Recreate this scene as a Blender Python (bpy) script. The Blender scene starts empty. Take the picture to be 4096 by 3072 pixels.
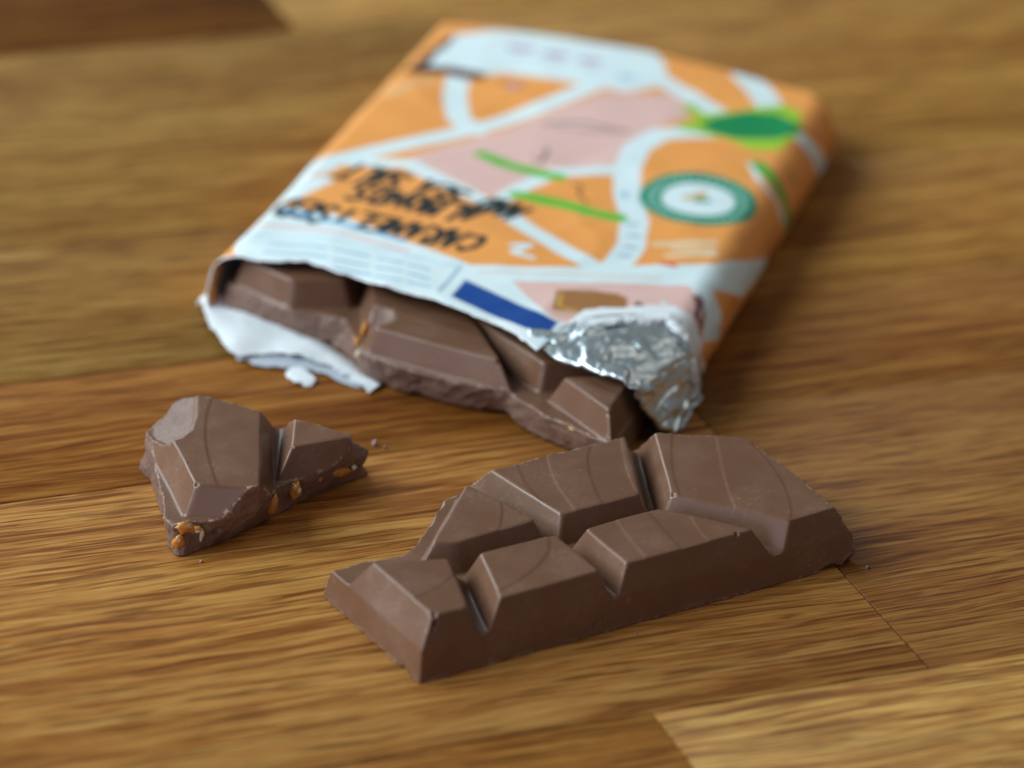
import bpy, bmesh, math, random
import numpy as np
from mathutils import Vector, Matrix

# ---------------- camera, world, lamps, exposure ----------------
S = bpy.context.scene
COL = S.collection
CM = 0.01                       # every number below is in centimetres
cam_d = bpy.data.cameras.new('camera'); cam = bpy.data.objects.new('camera', cam_d); COL.objects.link(cam)
PITCH, ROLL, DIST = math.radians(26.6), math.radians(3.3), 62.0
_r = Vector((1, 0, 0)); _f = Vector((0, math.cos(PITCH), -math.sin(PITCH))); _u = Vector((0, math.sin(PITCH), math.cos(PITCH)))
_rt = _r * math.cos(ROLL) + _u * math.sin(ROLL); _ut = _u * math.cos(ROLL) - _r * math.sin(ROLL)
M = Matrix((_rt, _ut, -_f)).transposed().to_4x4(); M.translation = -_f * DIST * CM
cam.matrix_world = M
cam_d.sensor_width = 17.3; cam_d.lens = 62.57; cam_d.clip_start = .01; cam_d.clip_end = 20
cam_d.dof.use_dof = True; cam_d.dof.focus_distance = .5660; cam_d.dof.aperture_fstop = 5.0; cam_d.dof.aperture_blades = 7
S.camera = cam

world = bpy.data.worlds.new('World'); S.world = world; world.use_nodes = True
bg = world.node_tree.nodes['Background']; bg.inputs[0].default_value = (.80, .82, .86, 1); bg.inputs[1].default_value = .10

def area(name, loc, target, sx, sy, power, col):
    d = bpy.data.lights.new(name, 'AREA'); d.shape = 'RECTANGLE'; d.size = sx; d.size_y = sy; d.energy = power; d.color = col
    o = bpy.data.objects.new(name, d); COL.objects.link(o); o.location = loc
    o.rotation_euler = (Vector(target) - Vector(loc)).to_track_quat('-Z', 'Y').to_euler()
    return o
area('window_light', (-1.35, -.15, .95), (0, 0, 0), 1.1, 1.0, 34, (.77, .93, 1.0))
area('back_window_light', (-1.05, 1.35, .75), (0, 0, 0), 1.0, .7, 11, (.86, .95, 1.0))
area('room_bounce_light', (-1.0, -1.6, .42), (0, 0, 0), 2.2, .8, 8.5, (.82, .78, 1.0))
area('ceiling_bounce_light', (.9, .3, 1.5), (0, 0, 0), 1.2, 1.2, 3.2, (1.0, .93, .84))
S.view_settings.view_transform = 'Standard'; S.view_settings.look = 'None'; S.view_settings.exposure = .17; S.view_settings.gamma = 1
S.render.engine = 'CYCLES'
# ---------- numpy geometry helpers (cm, local frames) ----------
def vnoise3(shape, cell, seed):
    """smooth value noise on a voxel grid, lattice spacing 'cell' (voxels, per axis)"""
    rng = np.random.RandomState(seed)
    n = [int(s / c) + 3 for s, c in zip(shape, cell)]
    a = rng.uniform(-1, 1, n).astype(np.float32)
    for ax in range(3):
        t = np.arange(shape[ax]) / cell[ax]
        i = t.astype(int); f = (t - i).astype(np.float32); f = f * f * (3 - 2 * f)
        sh = [1, 1, 1]; sh[ax] = -1; f = f.reshape(sh)
        a = np.take(a, i, axis=ax) * (1 - f) + np.take(a, i + 1, axis=ax) * f
    return a

def vnoise2(X, Y, cell, seed):
    rng = np.random.RandomState(seed)
    L = rng.uniform(-1, 1, (256, 256))
    x = X / cell + 100.0; y = Y / cell + 100.0
    i = np.floor(x).astype(int); j = np.floor(y).astype(int)
    f = x - i; g = y - j; f = f * f * (3 - 2 * f); g = g * g * (3 - 2 * g)
    i &= 255; j &= 255; i1 = (i + 1) & 255; j1 = (j + 1) & 255
    return (L[i, j] * (1 - f) + L[i1, j] * f) * (1 - g) + (L[i, j1] * (1 - f) + L[i1, j1] * f) * g

def seg_dist(X, Y, a, b):
    dx, dy = b[0] - a[0], b[1] - a[1]
    t = np.clip(((X - a[0]) * dx + (Y - a[1]) * dy) / (dx * dx + dy * dy + 1e-12), 0, 1)
    return np.hypot(X - a[0] - t * dx, Y - a[1] - t * dy)

def poly_sd(P, X, Y):
    """signed distance to a closed polygon, negative inside"""
    d = np.full(X.shape, 1e9); inside = np.zeros(X.shape, bool)
    n = len(P)
    for k in range(n):
        a, b = P[k], P[(k + 1) % n]
        d = np.minimum(d, seg_dist(X, Y, a, b))
        if a[1] != b[1]:
            c = ((a[1] > Y) != (b[1] > Y)) & (X < (b[0] - a[0]) * (Y - a[1]) / (b[1] - a[1]) + a[0])
            inside ^= c
    return np.where(inside, -d, d)

def smax(a, b, k):
    h = np.maximum(k - np.abs(a - b), 0) / k
    return np.maximum(a, b) + h * h * k * 0.25
def smin(a, b, k): return -smax(-a, -b, k)

def convex_sd(P, X, Y, k):
    """smooth convex polygon: the sides' half planes joined with rounding k (P anticlockwise)"""
    out = None
    n = len(P)
    for i in range(n):
        a, b = P[i], P[(i + 1) % n]
        l = math.hypot(b[0] - a[0], b[1] - a[1])
        nx, ny = (b[1] - a[1]) / l, -(b[0] - a[0]) / l
        e = (X - a[0]) * nx + (Y - a[1]) * ny
        out = e if out is None else smax(out, e, k)
    return out

def bez(p0, p1, p2, n=10):
    """curve through three points"""
    c = (2 * p1[0] - .5 * (p0[0] + p2[0]), 2 * p1[1] - .5 * (p0[1] + p2[1]))
    r = []
    for i in range(n + 1):
        t = i / n
        r.append(((1 - t) ** 2 * p0[0] + 2 * t * (1 - t) * c[0] + t * t * p2[0],
                  (1 - t) ** 2 * p0[1] + 2 * t * (1 - t) * c[1] + t * t * p2[1]))
    return r

def side_dist(C, X, Y):
    """signed distance to an open curve (positive on its right)"""
    best = np.full(X.shape, 1e9); sg = np.ones(X.shape)
    for a, b in zip(C[:-1], C[1:]):
        d = seg_dist(X, Y, a, b)
        cr = (b[0] - a[0]) * (Y - a[1]) - (b[1] - a[1]) * (X - a[0])
        m = d < best
        best = np.where(m, d, best); sg = np.where(m, -np.sign(cr), sg)
    return best * sg

def sstep(x): x = np.clip(x, 0, 1); return x * x * (3 - 2 * x)

def surface_nets(V, org, h):
    """extract the zero surface of V as quads; returns verts, quads"""
    s = V < 0
    nx, ny, nz = V.shape
    c = np.zeros((nx - 1, ny - 1, nz - 1), np.uint8)
    for i in (0, 1):
        for j in (0, 1):
            for k in (0, 1):
                c += s[i:nx - 1 + i, j:ny - 1 + j, k:nz - 1 + k]
    mix = (c > 0) & (c < 8)
    I, J, K = np.nonzero(mix)
    idx = np.full(mix.shape, -1, np.int32); idx[I, J, K] = np.arange(len(I))
    acc = np.zeros((len(I), 3)); cnt = np.zeros(len(I))
    for ax in range(3):
        o = [a for a in range(3) if a != ax]
        for u in (0, 1):
            for w in (0, 1):
                p = [0, 0, 0]; p[o[0]] = u; p[o[1]] = w
                q = list(p); q[ax] = 1
                a = V[I + p[0], J + p[1], K + p[2]]; b = V[I + q[0], J + q[1], K + q[2]]
                m = (a < 0) != (b < 0)
                t = np.where(m, a / np.where(m, a - b, 1), 0)
                pt = np.array(p, float)[None, :].repeat(len(I), 0); pt[:, ax] = t
                acc += pt * m[:, None]; cnt += m
    v = acc / cnt[:, None] + np.stack([I, J, K], 1)
    verts = v * h + np.array(org)
    quads = []
    for ax in range(3):
        o1, o2 = (ax + 1) % 3, (ax + 2) % 3
        sl0 = [slice(1, -1)] * 3; sl1 = [slice(1, -1)] * 3
        sl0[ax] = slice(0, -1); sl1[ax] = slice(1, None)
        a = s[tuple(sl0)]; b = s[tuple(sl1)]
        for flag in (0, 1):
            m = (a & ~b) if flag == 0 else (~a & b)
            E = np.stack(np.nonzero(m), 1)
            E[:, o1] += 1; E[:, o2] += 1
            def cell(d1, d2):
                q = E.copy(); q[:, o1] -= d1; q[:, o2] -= d2
                return idx[q[:, 0], q[:, 1], q[:, 2]]
            Q = [cell(1, 1), cell(0, 1), cell(0, 0), cell(1, 0)]
            if flag: Q = Q[::-1]
            quads.append(np.stack(Q, 1))
    return verts, np.concatenate(quads)

def sample(V, P, org, h):
    g = (P - np.array(org)) / h
    i = np.clip(np.floor(g).astype(int), 0, np.array(V.shape) - 2); f = g - i
    r = 0
    for a in (0, 1):
        for b in (0, 1):
            for c in (0, 1):
                w = (f[:, 0] if a else 1 - f[:, 0]) * (f[:, 1] if b else 1 - f[:, 1]) * (f[:, 2] if c else 1 - f[:, 2])
                r = r + w * V[i[:, 0] + a, i[:, 1] + b, i[:, 2] + c]
    return r

def chocolate(box, h, H, G, blocks, mold, base, mid, top, arcs=(), pits=(), chip=None, run=.2, seed=1, amp=.03, pad=3, cuts=()):
    """signed distance volume of a broken bar piece -> verts, quads, normals, block id per face, fracture weight per vertex"""
    x0, x1, y0, y1 = box
    org = (x0, y0, -pad * h)
    nx, ny, nz = int((x1 - x0) / h) + 1, int((y1 - y0) / h) + 1, int((H + .04) / h) + 2 * pad + 2
    xs = x0 + np.arange(nx) * h; ys = y0 + np.arange(ny) * h
    zs = (np.arange(nz) * h - pad * h).astype(np.float32)
    X, Y = np.meshgrid(xs, ys, indexing='ij')
    wob = .012 * vnoise2(X, Y, .7, seed + 50)
    E = np.stack([convex_sd(P, X, Y, .07) for P in blocks])
    Emin = E.min(0) + wob
    Htop = np.full(X.shape, H) + .010 * vnoise2(X, Y, 1.1, seed + 51)
    for (bi, curve, stepv) in arcs:
        d = side_dist(bez(*curve), X, Y)
        near = E[bi] < .25
        Htop += np.where(near, stepv * (sstep(d / .018 * .5 + .5) - .5) * np.exp(-np.clip(np.abs(d) - .02, 0, 9) * 2.2), 0)
    f = lambda a: a.astype(np.float32)[:, :, None]
    Z = zs[None, None, :]
    rz = run * (H - Z) / (H - G)
    ca = math.cos(math.atan(run / (H - G)))
    V = smax((f(Emin) - rz) * ca, Z - f(Htop), .034)
    slab = Z - np.float32(G) - f(.008 * vnoise2(X, Y, .5, seed + 9))
    V = smin(V, slab, .045)
    # smooth mould walls: lines (point, outward normal, inset at the groove level, inset at the top)
    for (p, n, ig, ih) in mold:
        e = (X - p[0]) * n[0] + (Y - p[1]) * n[1]
        ins = np.where(zs < G, ig * zs / G, ig + (ih - ig) * (zs - G) / (H - G))[None, None, :].astype(np.float32)
        flash = (.030 * np.clip(vnoise2(X, Y, .16, seed + 60) + .25, 0, 1) + .012 * vnoise2(X, Y, .05, seed + 61))
        V = smax(V, f(e + .4 * wob) + ins - f(flash) * np.exp(-np.clip(Z, 0, 9) / .028), .034)
    # fractured outline, from the table up through the groove level to the top
    B, M, T = (f(poly_sd(P, X, Y)) for P in (base, mid, top))
    tz = np.clip(Z / G, 0, 1); uz = np.clip((Z - G) / (H - G), 0, 1)
    F = np.where(Z < G, B * (1 - tz) + M * tz, M * (1 - uz) + T * uz)
    sh = (nx, ny, nz)
    N = amp * vnoise3(sh, (.33 / h,) * 3, seed) + amp * .55 * vnoise3(sh, (.14 / h, .14 / h, .10 / h), seed + 1) + amp * .3 * vnoise3(sh, (.05 / h,) * 3, seed + 2)
    F = F + N + amp * .12 * vnoise3(sh, (max(.02 / h, 1.2),) * 3, seed + 3)
    if chip is not None:
        (Pc, slope, first, lo) = chip
        e = np.clip(-poly_sd(Pc, X, Y), 0, 9)
        lim = H + .02 - first * sstep(e / .07) - slope * e * (1 - .30 * e)
        lim = np.where(poly_sd(Pc, X, Y) > 0, 9, np.maximum(lim, lo))
        Fc = (Z - f(np.minimum(lim, 5))) * .8 + N * .45
        F = np.maximum(F, Fc)
    for (c, r, sq) in cuts:       # scooped chips: ellipsoids taken away (centre, radius, z squash)
        d = np.sqrt((f(X) - c[0]) ** 2 + (f(Y) - c[1]) ** 2 + ((Z - c[2]) * sq) ** 2)
        F = np.maximum(F, r - d + N * .6)
    V0 = V
    V = smax(V, F, .02)
    V = np.maximum(V, f(.5 * wob) * 0 - Z)
    for (c, r) in pits:
        d = np.sqrt((f(X) - c[0]) ** 2 + (f(Y) - c[1]) ** 2 + (Z - c[2]) ** 2)
        V = smax(V, r - d, .01)
    V = V.astype(np.float32)
    for ax in range(3):       # closed at the box
        sl = [slice(None)] * 3
        for e in (0, -1):
            sl[ax] = e; V[tuple(sl)] = np.maximum(V[tuple(sl)], .5 * h)
    verts, quads = surface_nets(V, org, h)
    g = np.stack([sample(gv, verts, org, h) for gv in np.gradient(V)], 1)
    g /= np.linalg.norm(g, axis=1)[:, None] + 1e-9
    fr = sample(F - V0, verts, org, h)          # > 0 on a fracture, < 0 on the mould's surface
    fr = np.where(verts[:, 2] < .01, 0, sstep(fr / .03 + .5))
    edge = np.exp(-(sample(np.abs(F - V0), verts, org, h) / .03) ** 2) * (verts[:, 2] > .02)
    fc = verts[quads].mean(1)
    cx, cy = fc[:, 0], fc[:, 1]
    bid = np.zeros(len(quads), int)
    Ef = np.stack([convex_sd(P, cx, cy, .07) for P in blocks])
    k = Ef.argmin(0)
    up = fc[:, 2] > G + .035
    bid = np.where(up, k + 1, 0)
    edge = np.maximum(edge, .8 * np.exp(-(verts[:, 2] / .035) ** 2) * (verts[:, 2] > .004) * (1 - fr))
    return verts, quads, g, bid, fr, edge

# ---------- chocolate pieces, designs in cm ----------
def big_piece():
    H, G = 1.0, .52
    blocks = [
        [(-.6, -.4), (.64, -.4), (1.34, 1.5), (-.6, 2.20)],
        [(1.23, -.4), (3.11, -.4), (3.16, 1.40), (1.82, 1.41)],
        [(3.60, -.4), (6.31, -.4), (5.02, 1.38), (3.65, 1.34)],
        [(1.41, 2.02), (1.68, 1.86), (3.11, 1.93), (2.79, 3.36)],
        [(3.58, 1.89), (5.02, 1.90), (6.15, 4.22), (3.28, 4.22)],
        [(5.44, 1.67), (7.05, -.4), (8.6, -.4), (8.6, 4.5), (6.88, 4.5)],
    ]
    mold = [((0, 0), (0, -1), .05, .17), ((0, 0), (-1, 0), .04, .28)]
    base = [(-1, -1), (8.2, -1), (7.86, .0), (7.82, .8), (7.75, 2.2), (7.62, 3.0), (6.6, 4.05), (4.6, 4.2), (3.3, 4.2), (2.7, 4.05), (1.65, 2.95), (1.24, 2.72), (.55, 2.76), (-.02, 2.86), (-1, 2.9)]
    mid = [(-1, -1), (8.1, -1), (7.78, .0), (7.74, .8), (7.70, 2.2), (7.58, 2.9), (6.5, 3.85), (4.6, 3.98), (3.3, 3.98), (2.72, 3.84), (1.60, 2.80), (1.24, 2.60), (.58, 2.67), (.05, 2.70), (-1, 2.75)]
    top = [(-1, -1), (7.45, -1), (7.40, .12), (7.50, 1.2), (7.55, 2.2), (7.58, 2.70), (6.35, 3.45), (5.84, 3.57), (3.30, 3.57), (2.8, 3.55), (1.38, 2.3), (1.24, 2.50), (.55, 2.6), (.03, 2.65), (-1, 2.7)]
    A = []
    def arc(b, s, *p): A.append((b, p, s))
    arc(4, .010, (3.83, 3.56), (3.59, 2.84), (3.51, 2.10)); arc(4, -.010, (4.42, 3.60), (4.08, 2.88), (3.83, 1.92))
    arc(4, .010, (5.29, 3.64), (4.78, 3.0), (4.33, 1.94)); arc(4, -.010, (5.73, 3.5), (5.2, 2.5), (5.00, 1.92))
    arc(5, .010, (6.62, 3.37), (6.0, 2.48), (5.55, 1.60)); arc(5, -.010, (7.25, 3.1), (6.45, 1.69), (6.06, .82)); arc(5, .010, (7.50, 2.43), (7.17, 1.15), (6.60, .15))
    arc(2, -.010, (4.22, 1.40), (4.06, .73), (3.96, .15)); arc(2, .010, (4.79, 1.40), (4.67, .69), (4.59, .15)); arc(2, -.010, (5.34, 1.05), (5.16, .53), (5.11, .14))
    arc(3, .012, (2.97, 2.70), (2.84, 2.41), (2.49, 1.92)); arc(1, .012, (3.02, 1.42), (2.53, .78), (1.60, .36)); arc(0, .010, (1.26, 1.13), (.8, .85), (.32, .71))
    pits = [((3.60, 1.88, .985), .035), ((5.46, 1.66, .985), .042), ((5.62, .19, .975), .034), ((4.98, 1.93, .99), .02), ((2.93, 1.93, .99), .018), ((.31, .19, .98), .05), ((.30, .16, .86), .045), ((.26, .12, .78), .04), ((.86, .19, .99), .03),
            ((3.02, .05, .16), .025), ((3.08, .04, .2), .022), ((3.18, .05, .24), .022), ((2.95, .04, .12), .02), ((3.25, .05, .15), .015), ((3.05, .04, .28), .012), ((2.75, .05, .2), .012)]
    rg = random.Random(5)
    for _ in range(46): pits.append(((rg.uniform(.4, 7.3), rg.uniform(.3, 3.4), 1.0), rg.uniform(.007, .016)))
    for _ in range(16): pits.append(((rg.uniform(.4, 7.2), .06, rg.uniform(.05, .45)), rg.uniform(.008, .016)))
    cuts = [((7.35, -.12, -.10), .30, 1.3), ((7.75, -.05, .02), .16, 1.0), ((-.02, .46, -.06), .11, 1.0), ((-.05, 1.15, -.07), .10, 1.0), ((.35, -.08, -.05), .10, 1.0), ((5.6, -.1, -.06), .13, 1.), ((4.9, -.1, -.06), .12, 1.)]
    return chocolate((-.12, 8.05, -.12, 4.4), .0225, H, G, blocks, mold, base, mid, top, A, pits, None, seed=3, amp=.035, cuts=cuts)

def small_piece():
    H, G = 1.0, .52
    blocks = [
        [(.22, .49), (1.21, .47), (.90, 4.3), (-1.15, 4.3)],
        [(1.56, 1.88), (3.2, 2.73), (3.0, 4.0), (1.50, 4.0)],
    ]
    base = [(-.93, 2.72), (-.64, 2.27), (-.27, .98), (-.14, .3), (0, .02), (.14, .0), (.46, .34), (.8, .70), (1.13, 1.12), (1.64, 1.83), (2.33, 2.60), (2.74, 2.95), (2.62, 3.12), (1.3, 3.85), (-.1, 4.2), (-.5, 4.0), (-.6, 3.3)]
    mid = [(-.80, 2.84), (-.62, 2.2), (-.34, .98), (-.20, .22), (-.06, .06), (.14, .14), (.46, .22), (.82, .35), (1.17, .62), (1.44, 1.50), (2.12, 2.04), (2.74, 2.68), (2.72, 2.80), (1.29, 3.42), (-.05, 3.95), (-.45, 3.95), (-.56, 3.3)]
    top = [(-.80, 2.84), (-.62, 2.2), (-.34, .98), (-.20, .22), (-.06, .06), (.14, .14), (.46, .22), (.82, .35), (1.22, .62), (1.5, 1.35), (2.30, 1.80), (2.53, 2.36), (2.49, 2.44), (1.15, 2.99), (-.07, 3.50), (-.45, 3.60), (-.56, 3.3)]
    A = [(0, ((.20, 3.45), (.21, 2.1), (.56, .48)), .012), ]
    pits = [((.235, .50, .985), .036), ((1.19, .49, .985), .022), ((1.58, 1.90, .985), .030), ((-.03, 1.2, .985), .013), ((.58, .335, .30), .085), ((.30, .06, .10), .03), ((.42, .20, .27), .017), ((-.36, 1.6, .3), .03), ((1.0, .75, .2), .02), ((.7, .45, .12), .015)]
    rg = random.Random(6)
    for _ in range(22): pits.append(((rg.uniform(-.3, 2.3), rg.uniform(.6, 3.3), 1.0), rg.uniform(.006, .014)))
    chip = ([(-.07, 4.5), (-.05, 3.48), (.02, 2.74), (.0, 2.24), (-.12, 1.96), (-.30, 1.82), (-.9, 2.0), (-2, 3), (-2, 4.5)], .62, .08, .60)
    cuts = [((.02, -.05, .30), .12, .8)]
    return chocolate((-1.1, 2.95, -.15, 4.35), .0185, H, G, blocks, [], base, mid, top, A, pits, chip, seed=11, amp=.030, cuts=cuts)

def wrapped_bar():
    H, G = 1.0, .52
    blocks = [
        [(1.30, -.29), (2.12, .07), (2.1, 3.5), (.1, 3.5), (.25, .20)],
        [(3.18, -1.48), (5.48, -1.86), (3.1, 1.7), (2.35, 1.7), (2.50, .3)],
        [(6.16, -1.68), (7.62, -.80), (7.62, 1.9), (3.6, 1.9), (4.2, .0), (5.0, -.82)],
        [(6.60, -2.06), (7.62, -2.90), (7.62, -1.50), (7.17, -1.72)],
    ]
    mold = [((7.86, 0), (1, 0), .05, .22)]
    mid = [(-.02, .12), (.41, -.15), (1.0, -.38), (1.4, -.48), (2.1, -.42), (2.32, -.40), (2.55, -.80), (2.9, -1.48), (3.3, -1.72), (4.71, -1.97), (5.70, -2.05), (6.05, -2.30), (6.45, -2.58), (7.6, -3.08), (9, -3.4), (9, 4), (-.02, 4)]
    base = [(-.05, .05), (.41, -.12), (1.0, -.30), (1.4, -.38), (2.1, -.50), (2.32, -.65), (2.6, -.95), (3.0, -1.40), (3.5, -1.60), (4.71, -1.78), (5.6, -1.76), (5.9, -2.1), (6.45, -2.38), (7.6, -2.95), (9, -3.3), (9, 4), (-.05, 4)]
    top = [(-.02, .10), (.41, -.22), (1.0, -.46), (1.4, -.56), (2.1, -.50), (2.4, -.50), (2.70, -.9), (3.0, -1.55), (3.4, -1.80), (4.71, -2.08), (5.70, -2.25), (6.2, -2.45), (6.5, -2.65), (7.6, -3.15), (9, -3.4), (9, 4), (-.02, 4)]
    A = [(1, ((2.2, .4), (3.9, -.7), (4.9, -1.0)), .012), (1, ((2.6, -.3), (3.6, -.9), (5.1, -1.35)), -.012), (3, ((6.8, -1.8), (7.2, -2.1), (7.6, -2.3)), .012)]
    cuts = [((3.02, -1.05, 1.22), .42, 1.0), ((5.05, -1.98, -.06), .22, 1.0), ((6.35, -2.62, .0), .14, 1.), ((4.0, -2.0, -.05), .14, 1.)]
    pits = [((5.46, -1.84, .97), .05), ((7.60, -2.86, .9), .03)]
    return chocolate((-.2, 7.95, -3.35, 3.2), .03, H, G, blocks, mold, base, mid, top, A, pits, None, run=.15, seed=23, amp=.045, cuts=cuts)
# ---------- wrapper sheet (local frame of the wrapper: x across, v along, z up) ----------
def section():
    P = []
    def arc(cx, cz, r, a0, a1, n):
        for i in range(n + 1):
            a = math.radians(a0 + (a1 - a0) * i / n); P.append((cx + r * math.cos(a), cz + r * math.sin(a)))
    arc(.17, .20, .18, 250, 180, 6)
    arc(.26, .82, .33, 180, 90, 10)
    arc(7.72, .58, .57, 90, 0, 14)
    arc(8.11, .20, .18, 0, -70, 6)
    return P
SEC = section()
_d = np.hypot(np.diff([p[0] for p in SEC]), np.diff([p[1] for p in SEC]))
SECS = np.concatenate([[0], np.cumsum(_d)])
SMAX = SECS[-1]

def back_v(x):
    return np.interp(x, [0, 4.4, 7.6, 8.4], [12.45, 12.40, 11.75, 11.2])

def sheet_pos(s, v, inset=0.0):
    x = np.interp(s, SECS, [p[0] for p in SEC]); z = np.interp(s, SECS, [p[1] for p in SEC])
    top = sstep((z - .25) / .8)
    u = np.clip(x / 8.3, 0, 1)
    bul = .15 * np.sin(np.pi * u) ** .8 * np.exp(-np.clip(v + 1.0, 0, 99) / 3.0) + .05 * np.sin(np.pi * u)
    bul = bul + .035 * vnoise2(x, v, 2.2, 5) + .012 * vnoise2(x * .7 + v * .4, v - x * .3, .8, 6)
    bul = bul + .040 * (.4 - np.abs(vnoise2(x * .6 + v * .8, v * .5 - x, 1.3, 15))) + .012 * (.4 - np.abs(vnoise2(x - v * .6, v + x * .2, .7, 16)))
    z = z + top * bul
    # flared, open mouth at the left
    left = sstep((1.6 - x) / 1.6)
    x = x - .42 * left * np.exp(-np.clip(v + .5, 0, 99) / 1.1) * (1 - .5 * top)
    x = x + .02 * vnoise2(v, z * 2, 1.5, 8) * (1 - top)
    # right wall creases
    right = sstep((x - 7.6) / .7)
    x = x - right * .05 * np.abs(vnoise2(v * 1.2 + z, z, .9, 9))
    # the far end, folded flat
    bv = back_v(x)
    k = sstep((bv - v) / .45)
    z = .10 + (z - .10) * (.10 + .90 * np.sqrt(k))
    v2 = np.minimum(v, bv + .02 * vnoise2(x, v, .5, 10))
    if inset:
        cx, cz = 4.15, .6
        x = cx + (x - cx) * (1 - inset / 4.2); z = cz + (z - cz) * (1 - inset / .6)
    return x, v2, z

def front_v(s):
    """the torn mouth: where the printed paper ends, as a function of the girth position"""
    x = np.interp(s, SECS, [p[0] for p in SEC]); z = np.interp(s, SECS, [p[1] for p in SEC])
    t = np.interp(x, TORN[0], TORN[1])
    lw = (x < .3) & (z < .9)
    t = np.where(lw, np.interp(z, [0, .3, .9], [-.10, -.10, TORN[1][0]]), t)
    rw = (x > 7.9) & (z < .9)
    t = np.where(rw, np.interp(z, [0, .3, .7, .95], [.75, .25, -.05, TORN[1][-1]]), t)
    t = t + .045 * vnoise2(s, s * 0, .35, 31) + .03 * vnoise2(s, s * 0, .12, 32) + .012 * vnoise2(s, s * 0, .05, 33)
    return t
TORN = ([0, .34, .73, 1.45, 2.2, 3.04, 4.0, 4.54, 5.35, 5.8, 6.08, 6.2, 6.35, 6.6, 7.27, 7.65, 8.0, 8.35],
        [-.09, -.09, -.12, .03, -.24, -.58, -.74, -.97, -1.36, -1.62, -1.82, -1.1, -.6, -.36, .15, .33, .27, .18])
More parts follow.
